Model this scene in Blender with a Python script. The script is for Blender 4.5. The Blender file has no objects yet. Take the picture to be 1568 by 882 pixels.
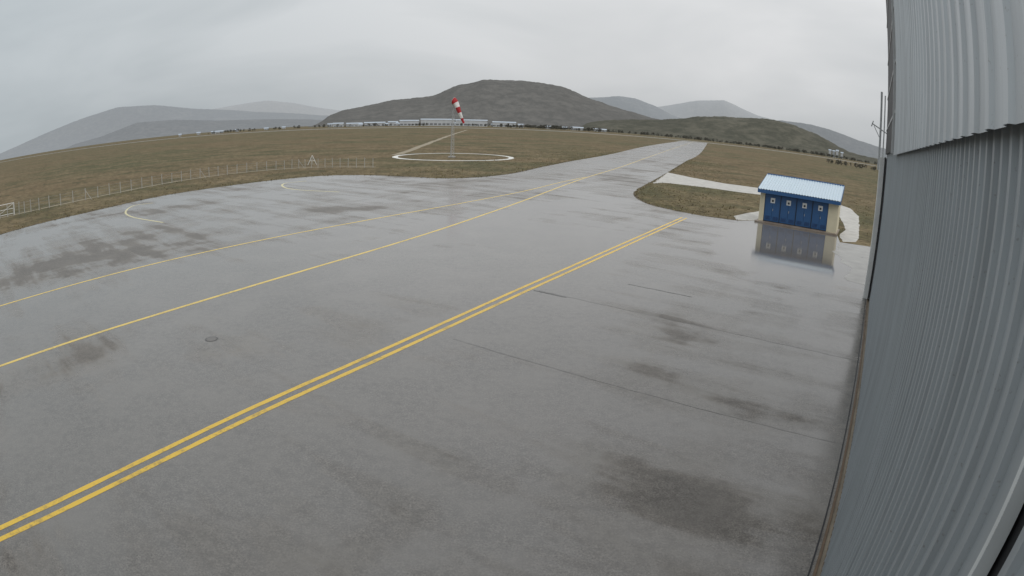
import bpy, bmesh, math, random
import numpy as np
from mathutils import Vector, Matrix, noise as mnoise
random.seed(7); rng=np.random.default_rng(7)
scene=bpy.context.scene
scene.view_settings.view_transform='Standard'
try: scene.view_settings.look='None'
except Exception: pass
scene.view_settings.exposure=0

# ------------------------------------------------------------ helpers
AZ=math.radians(34.44)
U=Vector((math.cos(AZ),-math.sin(AZ),0)); V=Vector((math.sin(AZ),math.cos(AZ),0))
def link(o,parent=None):
    scene.collection.objects.link(o)
    if parent: o.parent=parent
    return o
def empty(name,loc=(0,0,0),rotz=0):
    e=bpy.data.objects.new(name,None); e.location=loc; e.rotation_euler=(0,0,rotz); e.empty_display_size=.5
    return link(e)
def mesh_obj(name,verts,faces,mat=None,parent=None,smooth=False,loc=None,rotz=0):
    me=bpy.data.meshes.new(name); me.from_pydata([tuple(v) for v in verts],[],faces); me.update()
    if mat: me.materials.append(mat)
    if smooth:
        for p in me.polygons: p.use_smooth=True
    o=bpy.data.objects.new(name,me)
    if loc: o.location=loc
    o.rotation_euler=(0,0,rotz)
    return link(o,parent)
def box(name,x0,x1,y0,y1,z0,z1,mat,parent=None,bevel=0):
    bm=bmesh.new(); bmesh.ops.create_cube(bm,size=1)
    for v in bm.verts:
        v.co=Vector(((x0+x1)/2+v.co.x*(x1-x0),(y0+y1)/2+v.co.y*(y1-y0),(z0+z1)/2+v.co.z*(z1-z0)))
    if bevel: bmesh.ops.bevel(bm,geom=bm.edges[:],offset=bevel,segments=2,affect='EDGES')
    me=bpy.data.meshes.new(name); bm.to_mesh(me); bm.free(); me.materials.append(mat)
    return link(bpy.data.objects.new(name,me),parent)
def tube_verts(p0,p1,r,n=8):
    p0=Vector(p0);p1=Vector(p1); d=(p1-p0).normalized()
    a=d.orthogonal().normalized(); b=d.cross(a)
    vs=[]
    for p in (p0,p1):
        for i in range(n):
            t=2*math.pi*i/n; vs.append(p+a*r*math.cos(t)+b*r*math.sin(t))
    fs=[(i,(i+1)%n,n+(i+1)%n,n+i) for i in range(n)]+[tuple(range(n-1,-1,-1)),tuple(range(n,2*n))]
    return vs,fs
def tubes(name,segs,mat,parent=None,n=8):
    V_,F_=[],[]
    for s in segs:
        vs,fs=tube_verts(s[0],s[1],s[2],n); o=len(V_); V_+=vs; F_+=[tuple(i+o for i in f) for f in fs]
    return mesh_obj(name,V_,F_,mat,parent,smooth=False)
def densify(pts,step,jit=0,closed=False):
    out=[]; n=len(pts); rngN=n if closed else n-1
    for i in range(rngN):
        a=Vector(pts[i][:2]); b=Vector(pts[(i+1)%n][:2]); L=(b-a).length; k=max(1,int(L/step)); k=min(k,400)
        for j in range(k):
            p=a.lerp(b,j/k); nn=mnoise.noise(Vector((p.x*.6,p.y*.6,3)))+.6*mnoise.noise(Vector((p.x*2.3,p.y*2.3,8)))
            d=(b-a).normalized(); out.append((p.x-d.y*nn*jit,p.y+d.x*nn*jit))
    if not closed: out.append(tuple(pts[-1][:2]))
    return out
def smooth_curve(pts,k=6):
    P=[Vector((p[0],p[1],0)) for p in pts]; P=[P[0]*2-P[1]]+P+[P[-1]*2-P[-2]]; out=[]
    for i in range(1,len(P)-2):
        for j in range(k):
            t=j/k; a,b,c,d=P[i-1],P[i],P[i+1],P[i+2]
            q=.5*((2*b)+(c-a)*t+(2*a-5*b+4*c-d)*t*t+(3*b-a-3*c+d)*t**3); out.append((q.x,q.y))
    out.append((P[-2].x,P[-2].y)); return out
def poly(name,pts,z,mat,parent=None):
    bm=bmesh.new(); vs=[bm.verts.new((p[0],p[1],z)) for p in pts]; f=bm.faces.new(vs)
    bm.normal_update()
    if f.normal.z<0: f.normal_flip()
    bmesh.ops.triangulate(bm,faces=bm.faces[:])
    me=bpy.data.meshes.new(name); bm.to_mesh(me); bm.free(); me.materials.append(mat)
    return link(bpy.data.objects.new(name,me),parent)
def ribbon(name,pts,w,z,mat,parent=None,jit=0):
    vs=[];fs=[]; n=len(pts)
    for i,p in enumerate(pts):
        a=Vector(pts[max(0,i-1)]); b=Vector(pts[min(n-1,i+1)]); d=(b-a).normalized(); nn=Vector((-d.y,d.x)); c=Vector(p[:2])
        wi=(w if not callable(w) else w(i/(n-1)))/2
        w1=wi*(1+jit*random.uniform(-1,1)); w2=wi*(1+jit*random.uniform(-1,1))
        vs.append((c.x-nn.x*w1,c.y-nn.y*w1,z)); vs.append((c.x+nn.x*w2,c.y+nn.y*w2,z))
    for i in range(n-1): fs.append((2*i,2*i+1,2*i+3,2*i+2)[::-1])
    return mesh_obj(name,vs,fs,mat,parent)

# ------------------------------------------------------------ materials
class NT:
    def __init__(s,name):
        s.m=bpy.data.materials.new(name); s.m.use_nodes=True; s.t=s.m.node_tree; s.n=s.t.nodes; s.l=s.t.links
        s.b=s.n['Principled BSDF']; s.out=s.n['Material Output']
        s.geo=s.n.new('ShaderNodeNewGeometry'); s.pos=s.geo.outputs['Position']
    def mapping(s,scale=(1,1,1),rot=0,src=None):
        m=s.n.new('ShaderNodeMapping'); m.inputs['Scale'].default_value=scale
        if rot:
            r=s.n.new('ShaderNodeVectorRotate'); r.rotation_type='Z_AXIS'; r.inputs['Angle'].default_value=rot
            s.l.new(src or s.pos,r.inputs['Vector']); s.l.new(r.outputs[0],m.inputs['Vector'])
        else: s.l.new(src or s.pos,m.inputs['Vector'])
        return m.outputs[0]
    def noise(s,scale,detail=4,rough=.55,vec=None,dist=0):
        n=s.n.new('ShaderNodeTexNoise'); n.inputs['Scale'].default_value=scale; n.inputs['Detail'].default_value=detail
        n.inputs['Roughness'].default_value=rough; n.inputs['Distortion'].default_value=dist
        s.l.new(vec or s.pos,n.inputs['Vector']); return n.outputs['Fac']
    def ramp(s,f,stops,interp='LINEAR'):
        r=s.n.new('ShaderNodeValToRGB'); e=r.color_ramp.elements; r.color_ramp.interpolation=interp
        while len(e)<len(stops): e.new(.5)
        for i,(p,c) in enumerate(stops):
            e[i].position=p; e[i].color=(c,c,c,1) if isinstance(c,(int,float)) else (*c,1)
        s.l.new(f,r.inputs[0]); return r.outputs[0]
    def math(s,op,a,b=None,clamp=False):
        m=s.n.new('ShaderNodeMath'); m.operation=op; m.use_clamp=clamp
        for i,x in enumerate((a,b)):
            if x is None: continue
            if isinstance(x,(int,float)): m.inputs[i].default_value=x
            else: s.l.new(x,m.inputs[i])
        return m.outputs[0]
    def mix(s,f,a,b,mode='MIX'):
        m=s.n.new('ShaderNodeMix'); m.data_type='RGBA'; m.blend_type=mode
        for i,x in ((0,f),(6,a),(7,b)):
            if isinstance(x,(int,float)): m.inputs[i].default_value=x if i==0 else (x,x,x,1)
            elif isinstance(x,tuple): m.inputs[i].default_value=(*x,1)
            else: s.l.new(x,m.inputs[i])
        return m.outputs[2]
    def set(s,k,v):
        i=s.b.inputs[k]
        if isinstance(v,(int,float)): i.default_value=v
        elif isinstance(v,tuple): i.default_value=(*v,1)
        else: s.l.new(v,i)
    def bump(s,h,strength=.3,dist=.02):
        b=s.n.new('ShaderNodeBump'); b.inputs['Distance'].default_value=dist
        if isinstance(strength,(int,float)): b.inputs['Strength'].default_value=strength
        else: s.l.new(strength,b.inputs['Strength'])
        s.l.new(h,b.inputs['Height']); s.l.new(b.outputs[0],s.b.inputs['Normal'])
    def ellipse(s,cx,cy,rx,ry,rot,soft=.5,warp=0,nz=None):
        sub=s.n.new('ShaderNodeVectorMath'); sub.operation='SUBTRACT'; s.l.new(s.pos,sub.inputs[0]); sub.inputs[1].default_value=(cx,cy,0)
        r=s.n.new('ShaderNodeVectorRotate'); r.rotation_type='Z_AXIS'; r.inputs['Angle'].default_value=rot; s.l.new(sub.outputs[0],r.inputs['Vector'])
        m=s.n.new('ShaderNodeVectorMath'); m.operation='MULTIPLY'; s.l.new(r.outputs[0],m.inputs[0]); m.inputs[1].default_value=(1/rx,1/ry,0)
        l=s.n.new('ShaderNodeVectorMath'); l.operation='LENGTH'; s.l.new(m.outputs[0],l.inputs[0])
        d=l.outputs['Value']
        if warp: d=s.math('ADD',d,s.math('MULTIPLY',s.math('SUBTRACT',nz,.5),warp))
        return s.math('DIVIDE',s.math('SUBTRACT',1.0+soft/2,d),soft,clamp=True)

def simple(name,col,rough=.6,var=.15,scale=3,metallic=0,bump=0):
    t=NT(name); n=t.noise(scale,2); 
    c=t.mix(n,tuple(x*(1-var) for x in col),tuple(min(1,x*(1+var)) for x in col)); t.set('Base Color',c); t.set('Roughness',rough); t.set('Metallic',metallic)
    if bump: t.bump(t.noise(scale*8,2),bump,.01)
    return t.m

def asphalt(name):
    t=NT(name)
    a1=t.noise(.17,4,.62,t.mapping((1,.42,1),AZ),.4)
    a2=t.noise(.55,4,.62,t.mapping((.16,1,1),AZ),.4)
    a3=t.noise(.045,2,.5); wp=t.noise(.5,3)
    w=t.math('ADD',t.math('MULTIPLY',a1,.40),t.math('ADD',t.math('MULTIPLY',a2,.38),t.math('MULTIPLY',a3,.22)))
    pud=t.ellipse(22.5,39,12,6.2,AZ+math.radians(90),.6,.6,wp)
    pud2=t.ellipse(-3,33,11,21,AZ-.1,.9,.7,wp)
    dry=t.ellipse(-27,25,2.6,9,AZ+.1,.6,1.4,wp)
    dry2=t.ellipse(-16,13.5,3.4,5,AZ+.4,1.0,1.2,wp)
    w=t.math('ADD',w,t.math('MULTIPLY',pud,.22)); w=t.math('ADD',w,t.math('MULTIPLY',pud2,.08))
    w=t.math('SUBTRACT',w,t.math('MULTIPLY',dry,.10)); w=t.math('SUBTRACT',w,t.math('MULTIPLY',dry2,.07))
    wet=t.ramp(w,[(.415,0.),(.475,.6),(.54,1.)],'EASE')
    sp=t.noise(22,3,.8); sp2=t.noise(4,5,.78)
    base=t.mix(t.ramp(sp,[(.32,0.),(.66,1.)]),(.064,.056,.048),(.285,.256,.224))
    base=t.mix(t.ramp(sp2,[(.36,.75),(.55,0.)]),base,(.090,.079,.067))
    base=t.mix(t.ramp(wp,[(.42,0.),(.68,.65)]),base,(.225,.203,.177))
    base=t.mix(t.math('MULTIPLY',wet,.45),base,(.165,.161,.153))  # sky sheen of wet areas partly painted in as a lighter base
    dr=t.ramp(w,[(.385,.38),(.45,0.)])
    base=t.mix(dr,base,(.072,.067,.061))
    st=t.ramp(sp2,[(.62,0.),(.74,.4)])
    base=t.mix(st,base,(.26,.242,.215))
    t.set('Base Color',base)
    r=t.mix(wet,.46,.12); r=t.mix(t.math('MULTIPLY',sp2,.22),r,.42)
    r=t.mix(pud,r,.06)
    t.set('Roughness',r); t.set('IOR',1.5); t.set('Specular IOR Level',t.mix(wet,.32,1.0))
    bs=t.math('MULTIPLY',t.math('SUBTRACT',1.0,t.math('MULTIPLY',wet,.72)),t.math('SUBTRACT',1.0,pud))
    t.bump(t.noise(30,2,.6),t.math('MULTIPLY',bs,.35),.008)
    return t.m
M_asph=asphalt('wet_asphalt')

def grass_mat(name,dark=1.0,bump=True):
    t=NT(name)
    n1=t.noise(.018,3,.6,t.mapping((.6,1,1))); n2=t.noise(.11,4,.7); n3=t.noise(.9,4,.78); n4=t.noise(7,2,.75)
    c=t.mix(t.ramp(n1,[(.42,0.),(.6,1.)]),(.205*dark,.148*dark,.082*dark),(.116*dark,.118*dark,.056*dark))
    c=t.mix(t.ramp(n2,[(.47,0.),(.64,.85)]),c,(.28*dark,.215*dark,.125*dark))
    c=t.mix(t.ramp(n2,[(.36,.8),(.47,0.)]),c,(.082*dark,.086*dark,.040*dark))
    c=t.mix(t.ramp(n3,[(.40,.8),(.55,0.)]),c,(.060*dark,.049*dark,.027*dark))
    c=t.mix(t.ramp(n3,[(.58,0.),(.72,.5)]),c,(.32*dark,.26*dark,.165*dark))
    c=t.mix(t.ramp(n4,[(.5,0.),(.75,.6)]),c,(.33*dark,.265*dark,.16*dark))
    t.set('Base Color',c); t.set('Roughness',.9); t.set('Specular IOR Level',.15)
    if bump: t.bump(t.noise(1.5,3,.8),.8,.25)
    return t.m
M_grass=grass_mat('autumn_grass',.88)
M_verge=simple('dark_soil_verge',(.085,.062,.036),.8,.4,2,bump=.6)
M_dirt=simple('dirt_path',(.29,.245,.17),.8,.25,.6,bump=.3)
def conc(name,a,b,rough=.35):
    t=NT(name); n=t.noise(.9,4,.65); m=t.noise(14,2,.7)
    c=t.mix(t.ramp(n,[(.35,0.),(.65,1.)]),a,b); c=t.mix(t.math('MULTIPLY',m,.35),c,tuple(x*.55 for x in a))
    t.set('Base Color',c); t.set('Roughness',t.mix(n,rough,rough+.25)); t.bump(m,.25,.01); return t.m
M_conc=conc('wet_concrete',(.42,.40,.36),(.64,.62,.57))
M_conc2=conc('stained_concrete',(.25,.24,.22),(.42,.41,.38),.2)
def paint(name,col,wear=.35,rough=.25):
    t=NT(name); n=t.noise(6,4,.75); n2=t.noise(.7,3,.6); n3=t.noise(40,2,.7)
    f=t.ramp(t.math('ADD',t.math('MULTIPLY',n,.6),t.math('MULTIPLY',n2,.4)),[(.5,0.),(.66,wear)])
    c=t.mix(f,col,(.14,.125,.10)); c=t.mix(t.math('MULTIPLY',n3,.25),c,tuple(x*.6 for x in col))
    t.set('Base Color',c); t.set('Roughness',rough); return t.m
M_yel=paint('yellow_marking_paint',(.84,.55,.06),.7,.35)
M_yel2=paint('faded_yellow_marking_paint',(.80,.58,.13),.6,.35)
M_yel3=paint('pale_marking_paint',(.70,.63,.34),.6,.35)
M_crack=simple('tar_joint',(.03,.029,.028),.4,.3,5)
M_white=simple('white_painted_gravel',(.72,.71,.67),.7,.15,2)

# ------------------------------------------------------------ world
w=bpy.data.worlds.new("World"); scene.world=w; w.use_nodes=True; nt=w.node_tree; N=nt.nodes; L=nt.links
bg=N['Background']; bg.inputs['Strength'].default_value=.12
sky=N.new('ShaderNodeTexSky'); sky.sky_type='NISHITA'; sky.sun_disc=False; sky.sun_elevation=math.radians(48); sky.sun_rotation=math.radians(150); sky.dust_density=4
hs=N.new('ShaderNodeHueSaturation'); hs.inputs['Saturation'].default_value=.15; L.new(sky.outputs[0],hs.inputs['Color'])
tc=N.new('ShaderNodeTexCoord'); sx=N.new('ShaderNodeSeparateXYZ'); L.new(tc.outputs['Generated'],sx.inputs[0])
mixc=N.new('ShaderNodeMix'); mixc.data_type='RGBA'; mixc.inputs[6].default_value=(5.3,5.38,5.45,1); mixc.inputs[7].default_value=(10.6,10.6,10.7,1)
L.new(sx.outputs['Z'],mixc.inputs[0])
mp=N.new('ShaderNodeMapping'); mp.inputs['Scale'].default_value=(1,1,3.2); L.new(tc.outputs['Generated'],mp.inputs[0])
cn=N.new('ShaderNodeTexNoise'); cn.inputs['Scale'].default_value=1.9; cn.inputs['Detail'].default_value=4; cn.inputs['Roughness'].default_value=.5; cn.inputs['Distortion'].default_value=.5; L.new(mp.outputs[0],cn.inputs['Vector'])
cr=N.new('ShaderNodeValToRGB'); e=cr.color_ramp.elements; e[0].position=.32; e[0].color=(.79,.81,.82,1); e[1].position=.66; e[1].color=(1.0,1.0,1.0,1); L.new(cn.outputs['Fac'],cr.inputs[0])
mul=N.new('ShaderNodeMix'); mul.data_type='RGBA'; mul.blend_type='MULTIPLY'; mul.inputs[0].default_value=1; L.new(mixc.outputs[2],mul.inputs[6]); L.new(cr.outputs[0],mul.inputs[7])
mr=N.new('ShaderNodeMapRange'); mr.inputs['From Min'].default_value=-.85; mr.inputs['From Max'].default_value=.1; L.new(sx.outputs['X'],mr.inputs['Value'])
wc=N.new('ShaderNodeMix'); wc.data_type='RGBA'; wc.inputs[6].default_value=(.70,.76,.79,1); wc.inputs[7].default_value=(1,1,1,1); L.new(mr.outputs[0],wc.inputs[0])
mul2=N.new('ShaderNodeMix'); mul2.data_type='RGBA'; mul2.blend_type='MULTIPLY'; mul2.inputs[0].default_value=1; L.new(mul.outputs[2],mul2.inputs[6]); L.new(wc.outputs[2],mul2.inputs[7])
fin=N.new('ShaderNodeMix'); fin.data_type='RGBA'; fin.inputs[0].default_value=.94; L.new(hs.outputs[0],fin.inputs[6]); L.new(mul2.outputs[2],fin.inputs[7]); L.new(fin.outputs[2],bg.inputs['Color'])

sl=bpy.data.lights.new('sun','SUN'); sl.energy=.5; sl.angle=math.radians(40); sl.color=(1,.97,.93)
so=link(bpy.data.objects.new('sun',sl))
sd=Vector((math.sin(math.radians(150))*math.cos(math.radians(48)),math.cos(math.radians(150))*math.cos(math.radians(48)),math.sin(math.radians(48))))
so.rotation_euler=sd.to_track_quat('Z','Y').to_euler(); so.location=(0,-40,60)

# ------------------------------------------------------------ camera (wide webcam lens with barrel distortion)
cd=bpy.data.cameras.new('camera'); cam=link(bpy.data.objects.new('camera',cd)); scene.camera=cam
cd.type='PANO'; cd.sensor_width=36; cd.sensor_height=20.25; cd.sensor_fit='HORIZONTAL'; cd.clip_start=.05; cd.clip_end=30000
f_mm=920.64*36/1568; k=-.06588
th=np.linspace(0.001,1.3,400); rr=f_mm*(th+k*th**3)
A=np.stack([rr,rr**2,rr**3,rr**4],1); co=np.linalg.lstsq(A,th,rcond=None)[0]
cd.panorama_type='FISHEYE_LENS_POLYNOMIAL'; cd.fisheye_fov=math.radians(179)
cd.fisheye_polynomial_k0=0.0; cd.fisheye_polynomial_k1=-float(co[0]); cd.fisheye_polynomial_k2=-float(co[1]); cd.fisheye_polynomial_k3=-float(co[2]); cd.fisheye_polynomial_k4=-float(co[3])
p=.27325; ro=.03592
X=Vector((1,0,0)); Y=Vector((0,math.sin(p),math.cos(p))); F=Vector((0,math.cos(p),-math.sin(p)))
rt=X*math.cos(ro)+Y*math.sin(ro); up=-X*math.sin(ro)+Y*math.cos(ro); bk=-F
m=Matrix((rt,up,bk)).transposed().to_4x4(); m.translation=Vector((0,0,7)); cam.matrix_world=m

# ------------------------------------------------------------ ground
bm=bmesh.new(); R=9000
rad=[0,60,150,400,1000,1800,3000,5000,R]
prev=[bm.verts.new((0,0,0))]
first=True
for r in rad[1:]:
    ring=[bm.verts.new((r*math.sin(a),r*math.cos(a),0)) for a in np.linspace(0,2*math.pi,65)[:-1]]
    for i in range(64):
        j=(i+1)%64
        if first: bm.faces.new((prev[0],ring[j],ring[i]))
        else: bm.faces.new((prev[i],prev[j],ring[j],ring[i]))
    prev=ring; first=False
me=bpy.data.meshes.new('grass_field'); bm.to_mesh(me); bm.free(); me.materials.append(M_grass)
link(bpy.data.objects.new('grass_field',me))

farL=[(-47.4,36.8),(-46.0,41.9),(-43.1,49.1),(-40.3,58.7),(-35.8,66.0),(-31.2,72.5),(-26.2,77.3),(-20.1,78.0),(-14.0,75.8),(-8.8,74.2),(-4.2,77.5),(-0.0,85.7),(4.3,99.9),(12.0,124.1),(28.2,173.5),(76.6,334.4),(215,765)]
taxR=[(262,800),(90.4,284.3),(45.7,158.0),(26.5,103.8),(18.7,82.2),(14.5,70.7),(12.7,63.3),(12.8,57.1),(14.5,53.4),(16.8,50.9),(19.7,49.6)]
wl=lambda u,v: (U*u+V*v)
farLs=smooth_curve(farL,5); taxRs=smooth_curve(taxR,5)
right=[(21.9,50.4),(28.3,45.9),(26.4,42.2),(29.5,41.2),(40,34)]
back=[tuple(wl(30,20)[:2]),tuple(wl(30,-40)[:2]),(-60,-60),(-62,0),(-52,22)]
outline=farLs+taxRs+right+back
poly('apron',densify(farLs,.6,.12)+densify(taxRs,.6,.10)+right+back,.008,M_asph)
ribbon('verge',densify(farLs[:66],.5,.15),1.0,.004,M_verge,None,.5)
ribbon('verge',densify(taxRs[10:],.5,.15),.7,.004,M_verge,None,.5)
ribbon('runway',[(-1500,930),(-300,900),(262,860),(900,840)],45,.006,conc('runway_asphalt',(.25,.25,.25),(.33,.33,.33),.2))

# ------------------------------------------------------------ markings
LD=[(-14.8,-3.6),(-9.9,5.25),(-8.1,8.75),(-6.2,12.5),(-3.35,17.5),(.35,24.1),(4.1,30.6),(9.6,40.2),(14.6,48.9)]
yl=empty('yellow_double_line')
def off(pts,d):
    o=[];n=len(pts)
    for i,p_ in enumerate(pts):
        a=Vector(pts[max(0,i-1)]);b=Vector(pts[min(n-1,i+1)]);t=(b-a).normalized(); o.append((p_[0]-t.y*d,p_[1]+t.x*d))
    return o
S=densify(smooth_curve(LD,3),.4)
ribbon('stripe_1',off(S,.0),.17,.012,M_yel,yl,.08); ribbon('stripe_2',off(S,.40),.17,.012,M_yel,yl,.08)
L2=[(-21,6.4),(-17.7,12.5),(-15.7,16.2),(-13.1,20.9),(-10.3,26.3),(-7.1,33.0),(-3.9,40.9),(0.7,54.3),(6,71.5),(10.9,86.5),(20,113),(36,163),(83,309),(235,780)]
L1=[(-27.5,13.6),(-24.7,18.4),(-22.2,22.9),(-19.4,27.8),(-15.8,33.6),(-10.6,41.6),(-4.9,51),(0.7,62.0),(5.5,74),(9.8,84)]
ribbon('taxi_guide_line',densify(smooth_curve(L2,4),1),.21,.012,M_yel2,None,.1)
ribbon('taxi_guide_line',densify(smooth_curve(L1,4),1),.19,.0125,M_yel2,None,.1)
ribbon('stand_marking',smooth_curve([(-37.6,52.7),(-39.4,51.3),(-37.2,46.9),(-33.6,43.6),(-28.0,40.6)],6),.22,.012,M_yel3)
ribbon('stand_marking',smooth_curve([(-25.9,70.7),(-27.9,68.0),(-26.1,63.6),(-23.0,60.8),(-17.9,58.8)],6),.26,.012,M_yel3)
def joint(name,u0,u1,v,wd=.05,amp=.06):
    pts=[]
    for i in range(60):
        u_=u0+(u1-u0)*i/59; q=wl(u_,v+amp*mnoise.noise(Vector((u_*1.3,v,0)))); pts.append((q.x,q.y))
    ribbon(name,pts,wd,.0105,M_crack,None,.6)
joint('pavement_joint',-13.2,-11.6,20.9,.09); joint('pavement_joint',-10.5,-7.3,24.7,.07)
joint('pavement_joint',-13,.4,21.0,.02); joint('pavement_joint',-12,.4,14.2,.015)
def disc(name,c,r,z,mat,n=28):
    return mesh_obj(name,[(c[0]+r*math.cos(2*math.pi*i/n),c[1]+r*math.sin(2*math.pi*i/n),z) for i in range(n)],[tuple(range(n))],mat)
mh=empty('manhole_cover')
a=disc('rim',(-10.2,17.1),.24,.0115,M_crack); a.parent=mh
a=disc('lid',(-10.2,17.1),.20,.0135,simple('cast_iron',(.17,.16,.15),.5,.3,20)); a.parent=mh

c0=(-13,123); vs=[];fs=[]; n=96
for i in range(n):
    t=2*math.pi*i/n
    for r in (11.4,12.5):
        r2=r+.15*mnoise.noise(Vector((math.cos(t)*6,math.sin(t)*6,r))); vs.append((c0[0]+r2*math.cos(t),c0[1]+r2*1.12*math.sin(t),.02))
for i in range(n):
    j=(i+1)%n; fs.append((2*i,2*i+1,2*j+1,2*j))
mesh_obj('windsock_circle',vs,fs,M_white)
ribbon('dirt_path',densify(smooth_curve([(-26,128),(-26.5,143),(-31,220),(-40,380),(-52,618)],6),6,.6),1.9,.012,M_dirt,None,.15)
fence=[(-66,38),(-60.2,47.0),(-56.8,51.9),(-52.4,62.5),(-49.0,74.0),(-44.3,83.6),(-37.1,90.5),(-30.6,92.3),(-22.3,91.5)]
fs_=smooth_curve(fence,6)
ribbon('dirt_path',densify(off(fs_,1.2),1,.25),.9,.011,M_dirt,None,.3)
shedpath=[(20.5,85),(27.3,105.9),(29.6,97.7),(33.2,91),(38.4,88.5),(43.5,84.5),(46.3,78),(45.6,71),(41.7,62.8),(36,53.8),(30.4,45.3),(28.6,43.0),(26.9,42.6),(28.5,45.8),(31.8,50),(35,56),(38.6,63),(40.6,70),(38.6,75),(33.5,77),(30.5,77.9),(26.5,80.6),(21.3,83),(18.7,80.6)]
poly('concrete_path',densify(shedpath[1:],1.0,.12,True),.012,M_conc)
poly('concrete_path',densify([(19.7,49.9),(21.9,50.5),(24.6,54),(27.5,57.5),(26,58.5),(23,55.5),(20.3,52.4)],.6,.05,True),.012,M_conc)
poly('concrete_apron_edge',densify([(26.2,41.9),(29.3,41.1),(22.5,31.6),(19.9,28.1),(19.0,29.2),(21.4,32.6),(23.0,37.5)],.5,.35,True),.012,M_conc2)

# ------------------------------------------------------------ grass tufts (one mesh)
def inside(pt,pg):
    x,y=pt; c=False; j=len(pg)-1
    for i in range(len(pg)):
        xi,yi=pg[i];xj,yj=pg[j]
        if (yi>y)!=(yj>y) and x<(xj-xi)*(y-yi)/(yj-yi)+xi: c=not c
        j=i
    return c
vs=[];fs=[]
def tuft(x,y,h):
    for b in range(4):
        a=random.uniform(0,6.28); wd=random.uniform(.015,.035)*(h/.12); lean=random.uniform(.4,1.3)*h; bx=x+random.uniform(-.1,.1); by=y+random.uniform(-.1,.1)
        dx,dy=math.cos(a),math.sin(a); q=len(vs)
        vs.append((bx-dy*wd,by+dx*wd,0)); vs.append((bx+dy*wd,by-dx*wd,0)); vs.append((bx+dx*lean,by+dy*lean,h*random.uniform(.6,1.1))); fs.append((q,q+1,q+2))
outl=[tuple(q) for q in outline]
def along(pts,side,wid,dens,h0,h1):
    for i in range(len(pts)-1):
        a=Vector(pts[i]);b=Vector(pts[i+1]);Ln=(b-a).length
        if a.length>190: continue
        t=(b-a).normalized(); nn=Vector((-t.y,t.x))*side
        for j in range(int(Ln*dens*wid)):
            d=wid*random.random()**2.6
            q=a.lerp(b,random.random())+nn*(d+.2)
            if inside((q.x,q.y),outl) or inside((q.x,q.y),shedpath): continue
            tuft(q.x,q.y,random.uniform(h0,h1)*(.6+.8*random.random()))
along(farLs,1,16,1.3,.06,.16)
along(taxRs,1,10,2.0,.06,.16)
for j in range(3500):
    q=(random.uniform(14,60),random.uniform(36,100))
    if inside(q,outl) or inside(q,shedpath) or (q[0]>21 and q[0]<31 and q[1]>44 and q[1]<55): continue
    if mnoise.noise(Vector((q[0]*.3,q[1]*.3,0)))<-.05: continue
    tuft(q[0],q[1],random.uniform(.08,.2))
mesh_obj('grass_tufts',vs,fs,simple('grass_blades',(.20,.165,.085),.9,.6,1.2))

# ------------------------------------------------------------ hills, rain haze painted into their base colours
def hill_mat(name,c1,c2,c3,bmp=.8):
    t=NT(name); n=t.noise(.004,4,.65); n2=t.noise(.022,4,.75)
    c=t.mix(t.ramp(n,[(.4,0.),(.6,1.)]),c1,c2); c=t.mix(t.ramp(n2,[(.40,.9),(.6,0.)]),c,c3)
    t.set('Base Color',c); t.set('Roughness',.95); t.set('Specular IOR Level',.05)
    if bmp: t.bump(n2,bmp,12)
    return t.m
M_h_main=hill_mat('haze_tinted_scrub_hillside',(.146,.142,.134),(.168,.163,.153),(.120,.119,.113),.28)
M_h_far=hill_mat('haze_tinted_far_hillside',(.285,.300,.314),(.300,.314,.325),(.273,.288,.302),0)
M_h_mid=hill_mat('haze_tinted_hillside',(.230,.241,.249),(.246,.254,.260),(.213,.223,.232),0)
M_h_far2=hill_mat('haze_tinted_distant_range',(.385,.397,.407),(.40,.41,.418),(.372,.385,.396),0)
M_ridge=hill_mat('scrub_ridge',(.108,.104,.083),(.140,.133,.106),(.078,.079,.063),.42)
def hill(name,prof,D,wd,rough=1.0,seed=0,mat=None):
    az=np.array([q[0] for q in prof]); el=np.array([q[1] for q in prof])
    na=300; nr=26; A_=np.linspace(az[0],az[-1],na)
    E=np.interp(A_,az,el); ker=np.hanning(9); ker/=ker.sum(); E=np.convolve(np.pad(E,4,'edge'),ker,'valid')
    vs=[];fs=[]
    for i in range(na):
        a=math.radians(A_[i]); hh=7+D*math.tan(math.radians(E[i])); edge=min(1,min(i,na-1-i)/14)
        for j in range(nr):
            s=j/(nr-1)*2-1; d=D+s*wd
            pr=max(0,math.cos(s*math.pi/2))**1.3
            x=d*math.sin(a); y=d*math.cos(a)
            nz=mnoise.fractal(Vector((x/420+seed,y/420,seed)),1,2,6)
            z=hh*pr*edge*(1+.10*rough*nz*(1-pr*.6))+rough*D*.0013*mnoise.fractal(Vector((x/45,y/45,seed)),.7,2,5)*pr**.3*edge
            vs.append((x,y,max(z,-3) if 0<j<nr-1 else -3))
    for i in range(na-1):
        for j in range(nr-1):
            q=i*nr+j; fs.append((q,q+1,q+nr+1,q+nr))
    return mesh_obj(name,vs,fs,mat,None,True)
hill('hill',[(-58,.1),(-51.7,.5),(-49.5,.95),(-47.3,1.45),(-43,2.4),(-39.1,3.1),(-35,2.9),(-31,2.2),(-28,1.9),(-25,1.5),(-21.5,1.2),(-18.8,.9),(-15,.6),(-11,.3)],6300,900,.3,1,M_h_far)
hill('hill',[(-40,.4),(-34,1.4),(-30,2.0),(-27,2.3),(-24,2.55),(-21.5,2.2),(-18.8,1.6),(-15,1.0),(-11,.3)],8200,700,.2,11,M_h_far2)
hill('hill',[(-45,.0),(-40.5,.6),(-37,1.45),(-33,1.35),(-29,.95),(-24,.75),(-20,.55),(-16,.2)],4700,600,.35,2,M_h_mid)
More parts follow.
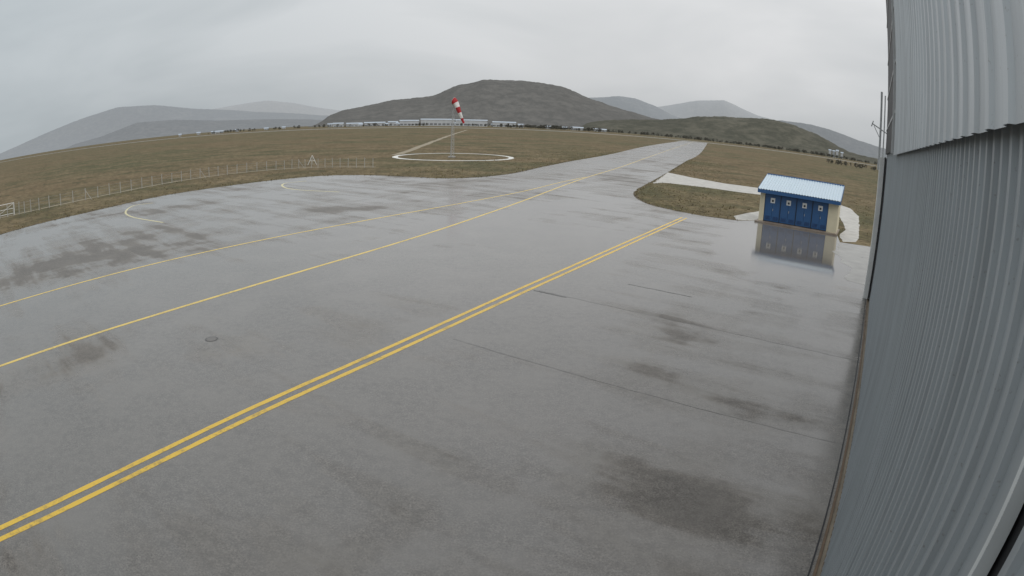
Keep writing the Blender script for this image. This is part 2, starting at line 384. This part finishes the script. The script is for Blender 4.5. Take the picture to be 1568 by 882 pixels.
hill('hill',[(-20,.0),(-18.8,.45),(-17.5,1.0),(-16.4,1.35),(-14,1.75),(-12,2.2),(-10,2.35),(-8.3,2.5),(-7,3.1),(-5.9,3.65),(-4.8,3.85),(-3.4,4.25),(-1.5,4.2),(.3,4.28),(2,4.15),(4,3.95),(5.2,3.45),(6.5,2.9),(9,2.2),(11.8,1.6),(15,1.0),(18,.4),(20,0)],3100,900,1,3,M_h_main)
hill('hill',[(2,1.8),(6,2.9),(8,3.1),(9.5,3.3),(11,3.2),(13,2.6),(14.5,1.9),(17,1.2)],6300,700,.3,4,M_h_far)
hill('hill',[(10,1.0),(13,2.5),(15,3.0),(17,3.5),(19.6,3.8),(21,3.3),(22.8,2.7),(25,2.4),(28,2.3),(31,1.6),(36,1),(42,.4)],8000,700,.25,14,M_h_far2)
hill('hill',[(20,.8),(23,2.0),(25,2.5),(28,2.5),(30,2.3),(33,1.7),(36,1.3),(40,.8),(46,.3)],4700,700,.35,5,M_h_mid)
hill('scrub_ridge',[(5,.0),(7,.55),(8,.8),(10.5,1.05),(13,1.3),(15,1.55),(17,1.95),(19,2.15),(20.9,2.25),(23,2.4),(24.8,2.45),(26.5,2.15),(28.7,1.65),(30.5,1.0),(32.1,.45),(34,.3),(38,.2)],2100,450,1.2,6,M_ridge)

vs=[];fs=[]
def clump(x,y,z,r):
    for k_ in range(3):
        d1=Vector((random.gauss(0,1),random.gauss(0,1),random.gauss(0,1))).normalized()*r; d2=Vector((random.gauss(0,1),random.gauss(0,1),random.gauss(0,1))).normalized()*r
        c=Vector((x,y,z)); o=len(vs); vs.extend([c+d1,c+d2,c-d1*.8]); fs.append((o,o+1,o+2))
def dtree(x,y,h):
    vv,ff=tube_verts((x,y,0),(x,y,h*.5),h*.03,4); o=len(vs); vs.extend(vv); fs.extend([tuple(i+o for i in f) for f in ff])
    for _ in range(26):
        a=random.uniform(0,6.28); rr_=random.random()**.5*h*.42; zz=h*(.25+.75*random.random()); s=math.sin(min(1,(zz/h))*math.pi*.85)+.15
        clump(x+rr_*s*math.cos(a),y+rr_*s*math.sin(a),zz,h*.16)
for i in range(520):
    a=math.radians(random.choice([random.uniform(-30,40),random.uniform(-2,34)])); d=random.uniform(1350,1500)
    dtree(d*math.sin(a),d*math.cos(a),random.uniform(3,8))
for i in range(60):
    a=math.radians(random.uniform(-1,8)); d=random.uniform(1150,1250); dtree(d*math.sin(a),d*math.cos(a),random.uniform(4,9))
for i in range(24):
    a=math.radians(random.uniform(30,35.2)); d=random.uniform(420,520); dtree(d*math.sin(a),d*math.cos(a),random.uniform(2,4))
mesh_obj('distant_trees',vs,fs,simple('dark_foliage',(.09,.087,.07),.9,.4,.2))

M_bw=simple('pale_cladding',(.50,.52,.54),.6,.18,.1); M_br=simple('blue_grey_roof',(.38,.44,.51),.4,.1,.1); M_bg=simple('dark_glazing',(.18,.19,.20),.3,.2,.2)
def dbuild(name,az0,az1,D,h,depth=40):
    a0,a1=math.radians(az0),math.radians(az1); am=(a0+a1)/2; W=D*(a1-a0)
    e=empty(name,(D*math.sin(am),D*math.cos(am),0),-am)
    box('walls',-W/2,W/2,0,depth,0,h,M_bw,e)
    nb=max(2,int(W/9)); V_=[];F_=[]
    for i in range(nb):
        x=-W/2+W*(i+.5)/nb; o=len(V_); V_+=[(x-W/nb*.36,-.1,h*.12),(x+W/nb*.36,-.1,h*.12),(x+W/nb*.36,-.1,h*.42),(x-W/nb*.36,-.1,h*.42)]; F_.append((o,o+1,o+2,o+3))
    mesh_obj('windows',V_,F_,M_bg,e)
    vsx=[(-W/2-1,-1,h),(W/2+1,-1,h),(W/2+1,depth+1,h),(-W/2-1,depth+1,h),(-W/2-1,depth/2,h+2.6),(W/2+1,depth/2,h+2.6)]
    mesh_obj('roof',vsx,[(0,1,5,4),(2,3,4,5),(0,4,3),(1,2,5)],M_br,e)
D=1450
for a0,a1,h in [(-11.2,-9.4,12),(-9.2,-6.0,15),(-5.9,-2.9,14),(-2.4,-.2,11),(-17.6,-16.6,8),(-16.3,-14.8,7),(-14.6,-12.6,8),(-12.3,-11.4,9),(5.0,6.2,6),(-29.5,-28.3,4),(7.2,8.4,5)]:
    dbuild('warehouse',a0,a1,D,h)
for i in range(16):
    a=random.uniform(-19,9); dbuild('house',a,a+random.uniform(.2,.5),D+random.uniform(-60,200),random.uniform(4,7),depth=12)
for i in range(6):
    a=-33+i*2.1+random.uniform(-.4,.4); dbuild('house',a,a+random.uniform(.2,.5),D+100,random.uniform(3,5),depth=12)
for i in range(5):
    a=random.uniform(30.0,31.6); dbuild('house',a,a+.22,1480+i*15,random.uniform(14,24),depth=12)

# ------------------------------------------------------------ windsock
ws=empty('windsock',(-12.9,119.5,0))
M_mast=simple('galvanised_steel',(.42,.43,.43),.45,.2,8)
segs=[]; Hm=11.0
def leg(i,z):
    r=.42-.24*z/Hm; a=2*math.pi*i/3+.4; return Vector((r*math.cos(a),r*math.sin(a),z))
nseg=12
for i in range(3):
    segs.append((leg(i,0),leg(i,Hm),.035))
    for s in range(nseg):
        z0=Hm*s/nseg; z1=Hm*(s+1)/nseg
        segs.append((leg(i,z0),leg((i+1)%3,z1),.02)); segs.append((leg(i,z1),leg((i+1)%3,z1),.018))
segs.append(((0,0,Hm-.6),(0,0,Hm+.9),.04))
tubes('lattice_mast',segs,M_mast,ws,6)
box('base',-.7,.7,-.7,.7,0,.25,M_conc2,ws,.03)
M_red=simple('red_fabric',(.40,.02,.025),.7,.15,2); M_wf=simple('white_fabric',(.75,.74,.72),.7,.08,2)
cl=[Vector((.05,-.15,Hm+.55)),Vector((.45,-.2,Hm+.1)),Vector((.9,-.25,Hm-.8)),Vector((1.35,-.3,Hm-1.9)),Vector((1.8,-.3,Hm-3.0)),Vector((2.2,-.3,Hm-4.0))]
clf=[]
for i in range(len(cl)-1):
    for j in range(6): clf.append(cl[i].lerp(cl[i+1],j/6))
clf.append(cl[-1]); nn_=len(clf); ring=20; vs=[];fs=[]
for i,c in enumerate(clf):
    t=i/(nn_-1); r=.72*(1-t)+.26*t; d=(clf[min(i+1,nn_-1)]-clf[max(i-1,0)]).normalized(); 
    if i<3: d=(d*(i/3)+Vector((.75,-.35,-.3)).normalized()*(1-i/3)).normalized()
    s1=d.cross(Vector((0,1,0))).normalized(); s2=d.cross(s1)
    for q in range(ring):
        a=2*math.pi*q/ring; fl=1+.10*math.sin(3*a+t*7)*t+.05*mnoise.noise(Vector((a,t*9,1)))
        vs.append(c+s1*r*fl*math.cos(a)*(1-.25*t)+s2*r*fl*math.sin(a))
for i in range(nn_-1):
    for q in range(ring):
        fs.append((i*ring+q,i*ring+(q+1)%ring,(i+1)*ring+(q+1)%ring,(i+1)*ring+q))
o=mesh_obj('sock',vs,fs,M_red,ws,True); o.data.materials.append(M_wf)
for pi,pl in enumerate(o.data.polygons):
    b=int((pi//ring)/(nn_-1)*5); pl.material_index=b%2
tubes('hoop',[(Vector(vs[q]),Vector(vs[(q+1)%ring]),.035) for q in range(ring)],M_mast,ws,6)

# ------------------------------------------------------------ fence
fe=empty('wire_fence')
M_post=simple('concrete_post',(.44,.43,.40),.7,.3,3)
fp=densify(fs_,2.6); sg=[];wires=[]
for i,q in enumerate(fp):
    lx=random.uniform(-.05,.05); h=1.5+random.uniform(-.06,.06)
    sg.append(((q[0],q[1],-.1),(q[0]+lx,q[1],h),.05))
    if i%11==5: sg.append(((q[0]+.9,q[1]+.3,0),(q[0]+lx,q[1],h*.85),.03))
for a_,b_ in zip(fp[:-1],fp[1:]):
    for z in (.3,.65,1.0,1.35): wires.append(((a_[0],a_[1],z),(b_[0],b_[1],z-.0),.006))
tubes('posts',sg,M_post,fe,6); tubes('wires',wires,M_mast,fe,4)
g=empty('metal_gate',(-61.5,47.6,0),.9)
M_wp=simple('white_paint',(.75,.75,.73),.4,.08,3)
gs=[((0,0,0),(0,0,1.5),.05),((2.6,0,0),(2.6,0,1.5),.05),((0,0,1.45),(2.6,0,1.45),.04),((0,0,.2),(2.6,0,.2),.04),((0,0,.8),(2.6,0,.8),.03),((0,0,.2),(2.6,0,1.45),.025)]
tubes('frame',gs,M_wp,g,6)
am=empty('a_frame_marker',(-35.2,99,0),.3)
tubes('frame',[((-.8,0,0),(0,0,1.7),.05),((.8,0,0),(0,0,1.7),.05),((-.45,0,.75),(.45,0,.75),.035),((0,1.0,0),(0,0,1.7),.035)],M_wp,am,6)

# ------------------------------------------------------------ utility shed
sh=empty('blue_utility_shed',tuple(Vector((21.95,50.15,0))),-AZ)
W=7.5; Dp=3.4; H0=3.05; H1=4.0
M_cream=simple('cream_render',(.66,.60,.44),.75,.12,1.2,bump=.2)
def bluem(name,c):
    t=NT(name); n=t.noise(2.5,3,.6); n2=t.noise(1.2,3,.6,t.mapping((6,6,.6)))
    t.set('Base Color',t.mix(t.math('MULTIPLY',n2,.5),c,tuple(x*.65 for x in c))); t.set('Roughness',t.mix(n,.3,.5)); return t.m
M_blue=bluem('blue_painted_metal',(.034,.115,.28)); M_blued=bluem('dark_blue_painted_metal',(.022,.068,.19))
M_roofb=bluem('pale_blue_roof_metal',(.60,.71,.79)); M_gap=simple('dark_gap',(.02,.02,.022),.6,.1,3)
box('plinth',-.25,W+.15,-.55,Dp+.2,.0,.14,conc('brown_concrete',(.24,.18,.14),(.38,.32,.26)),sh,.02)
def prism(name,x0,x1,y0,y1,z0,mat,top=lambda y:0):
    vs=[(x0,y0,z0),(x1,y0,z0),(x1,y1,z0),(x0,y1,z0),(x0,y0,top(y0)),(x1,y0,top(y0)),(x1,y1,top(y1)),(x0,y1,top(y1))]
    return mesh_obj(name,vs,[(3,2,1,0),(4,5,6,7),(0,1,5,4),(1,2,6,5),(2,3,7,6),(3,0,4,7)],mat,sh)
top=lambda y: H0+(H1-H0)*y/Dp
prism('wall_left',0,.45,0,Dp,.14,M_cream,top); prism('wall_right',W-.95,W,0,Dp,.14,M_cream,top); prism('wall_back',.45,W-.95,Dp-.25,Dp,.14,M_cream,top)
box('lintel',.45,W-.95,.06,.3,2.62,H0-.02,M_blued,sh); box('backing',.45,W-.95,.35,.4,.14,2.62,M_gap,sh)
dw=(W-1.4)/4
for i in range(4):
    x0=.45+i*dw+.02; x1=x0+dw-.04
    for s in range(2):
        xa=x0+s*(x1-x0)/2+.008; xb=x0+(s+1)*(x1-x0)/2-.008
        box('door_%d_%d'%(i,s),xa,xb,.10,.15,.2,2.60,M_blue,sh,.006)
        for k_ in range(6): box('louvre_%d_%d_%d'%(i,s,k_),xa+.12,xb-.12,.080,.102,.32+k_*.06,.35+k_*.06,M_blued,sh)
    xm=(x0+x1)/2
    box('sign_%d'%i,xm-.21,xm+.21,.075,.092,1.86,2.32,M_wp,sh)
    box('sign_mark_%d'%i,xm-.09,xm+.09,.068,.0745,1.96,2.14,M_gap,sh)
    box('handle_%d'%i,xm+.05,xm+.09,.06,.10,1.15,1.35,M_mast,sh)
    box('frame_%d'%i,x0-.045,x0-.0,.05,.2,.14,2.62,M_gap,sh)
nr=120; x0=-.15; x1=W+.15; y0=-.5; y1=Dp+.3; vs=[];fs=[]
for i in range(nr+1):
    x=x0+(x1-x0)*i/nr; zz=.035*math.cos(i*math.pi/2) 
    for y in (y0,y1): vs.append((x,y,top(y)+.14+zz))
for i in range(nr): fs.append((2*i,2*i+2,2*i+3,2*i+1))
ro_=mesh_obj('roof_sheet',vs,fs,M_roofb,sh); sm=ro_.modifiers.new('s','SOLIDIFY'); sm.thickness=.02
box('fascia_front',x0,x1,y0-.03,y0+.05,top(y0)-.22,top(y0)+.085,M_blue,sh)
for nm,xa,xb in (('verge_l',x0-.05,x0-.005),('verge_r',x1+.005,x1+.05)):
    vv=[(xa,y0,top(y0)-.2),(xb,y0,top(y0)-.2),(xb,y1,top(y1)-.2),(xa,y1,top(y1)-.2),(xa,y0,top(y0)+.16),(xb,y0,top(y0)+.16),(xb,y1,top(y1)+.16),(xa,y1,top(y1)+.16)]
    mesh_obj(nm,vv,[(3,2,1,0),(4,5,6,7),(0,1,5,4),(1,2,6,5),(2,3,7,6),(3,0,4,7)],M_blue,sh)
box('ridge_flash',x0,x1,y1-.05,y1+.06,top(y1)+.1,top(y1)+.22,M_blue,sh)

# ------------------------------------------------------------ hangar (local x = U, y = V)
hg=empty('aircraft_hangar',(0,0,0),-AZ)
def clad(name,c):
    t=NT(name); tc_=t.n.new('ShaderNodeTexCoord'); ob=tc_.outputs['Object']
    st=t.noise(1.0,4,.6,t.mapping((3,5,.22),0,ob)); n=t.noise(.6,3,.6,ob); fn=t.noise(25,2,.7,ob)
    col=t.mix(t.ramp(st,[(.4,0.),(.7,.6)]),c,tuple(x*.62 for x in c)); col=t.mix(t.ramp(n,[(.5,0.),(.75,.35)]),col,tuple(min(1,x*1.2) for x in c))
    col=t.mix(t.ramp(fn,[(.66,0.),(.78,.5)]),col,(.16,.13,.10))
    t.set('Base Color',col); t.set('Roughness',t.mix(n,.38,.6)); t.set('Metallic',.25); return t.m
M_cl=clad('lower_grey_cladding',(.37,.40,.42)); M_cu=clad('upper_grey_cladding',(.54,.57,.59))
def corr(name,y0,y1,z0,z1,x,mat,pitch=.25,depth=.035,jag=0):
    ys=[];y=y0; vs=[];fs=[]
    prof=[(0,0),(.30,0),(.38,-1),(.62,-1),(.70,0)]
    while y<y1:
        for f,d in prof:
            yy=y+f*pitch
            if yy<y1: ys.append((yy,d*depth))
        y+=pitch
    ys.append((y1,0))
    for yy,d in ys:
        vs.append((x+d,yy,z0)); vs.append((x+d,yy,z1))
    for i in range(len(ys)-1): fs.append((2*i,2*i+1,2*i+3,2*i+2))
    o=mesh_obj(name,vs,fs,mat,hg); s=o.modifiers.new('s','SOLIDIFY'); s.thickness=.004; s.offset=0; return o
XW=.84
corr('lower_cladding_a',1.78,31,.12,7.5,XW,M_cl,.24)
corr('lower_cladding_b',-12,1.62,.12,7.5,XW,M_cl,.24)
box('door_seam',XW+.02,XW+.06,1.58,1.82,.1,7.6,M_gap,hg)
box('seam_trim',XW-.07,XW-.0,1.76,1.80,.1,7.25,simple('light_trim',(.6,.62,.62),.4,.1,4),hg)
corr('upper_cladding',-12,18.5,7.29,16,XW-.13,M_cu,.5,.03)
box('shadow_backing',XW+.07,XW+.12,-12,31,.0,16,M_gap,hg)
box('drip_flashing',XW-.10,XW+.05,-12,18.5,7.36,7.40,M_gap,hg)
box('corner_dark_frame',XW-.13,XW+.3,18.52,31.0,7.45,16,M_gap,hg)
for z in (8.6,10.2,12.0,14): box('frame_rail',XW-.16,XW-.132,18.7,31,z,z+.09,M_mast,hg)
box('downpipe',XW-.22,XW-.14,19.2,19.28,7.35,16,simple('pale_trim',(.55,.56,.56),.5,.1,4),hg)
box('corner_column',XW-.42,XW+.3,31.02,32.3,0,7.3,conc('column_concrete',(.74,.74,.72),(.84,.84,.82),.6),hg,.03)
box('column_edge',XW-.16,XW-.10,30.5,31.0,.12,7.3,M_gap,hg)
box('hangar_body',XW+.14,40,-12,31.0,0,16.2,M_cl,hg)
mesh_obj('roof',[(XW-.5,-12.5,16.1),(41,-12.5,16.1),(41,31.5,16.1),(XW-.5,31.5,16.1),(20.5,-12.5,20.5),(20.5,31.5,20.5)],[(0,3,5,4),(1,4,5,2),(0,4,1),(3,2,5)],M_cu,hg)
M_rust=simple('rusty_rail',(.14,.095,.06),.7,.4,4,bump=.4)
box('door_rail',XW-.17,XW-.115,-12,31,.0,.055,M_rust,hg); box('gravel_strip',XW-.11,XW+.05,-12,31,.0,.03,conc('gravel_strip',(.20,.17,.13),(.30,.26,.2),.7),hg)
box('sill',XW-.03,XW+.06,-12,31,.031,.118,M_rust,hg)
box('rail_slot',XW-.27,XW-.235,-12,31,.0,.02,M_gap,hg)
tubes('aerial_pole',[((.38,32.0,6.6),(.38,32.0,10.7),.06),((.38,32.0,7.0),(.80,31.9,7.0),.03),((.58,31.8,7.2),(.58,31.8,10.5),.035),((-.1,32,8.95),(.85,32,8.5),.03),((-.15,32,8.8),(-.05,32,9.1),.03),((.38,32,8.2),(.0,32,8.85),.02)],M_mast,hg,8)
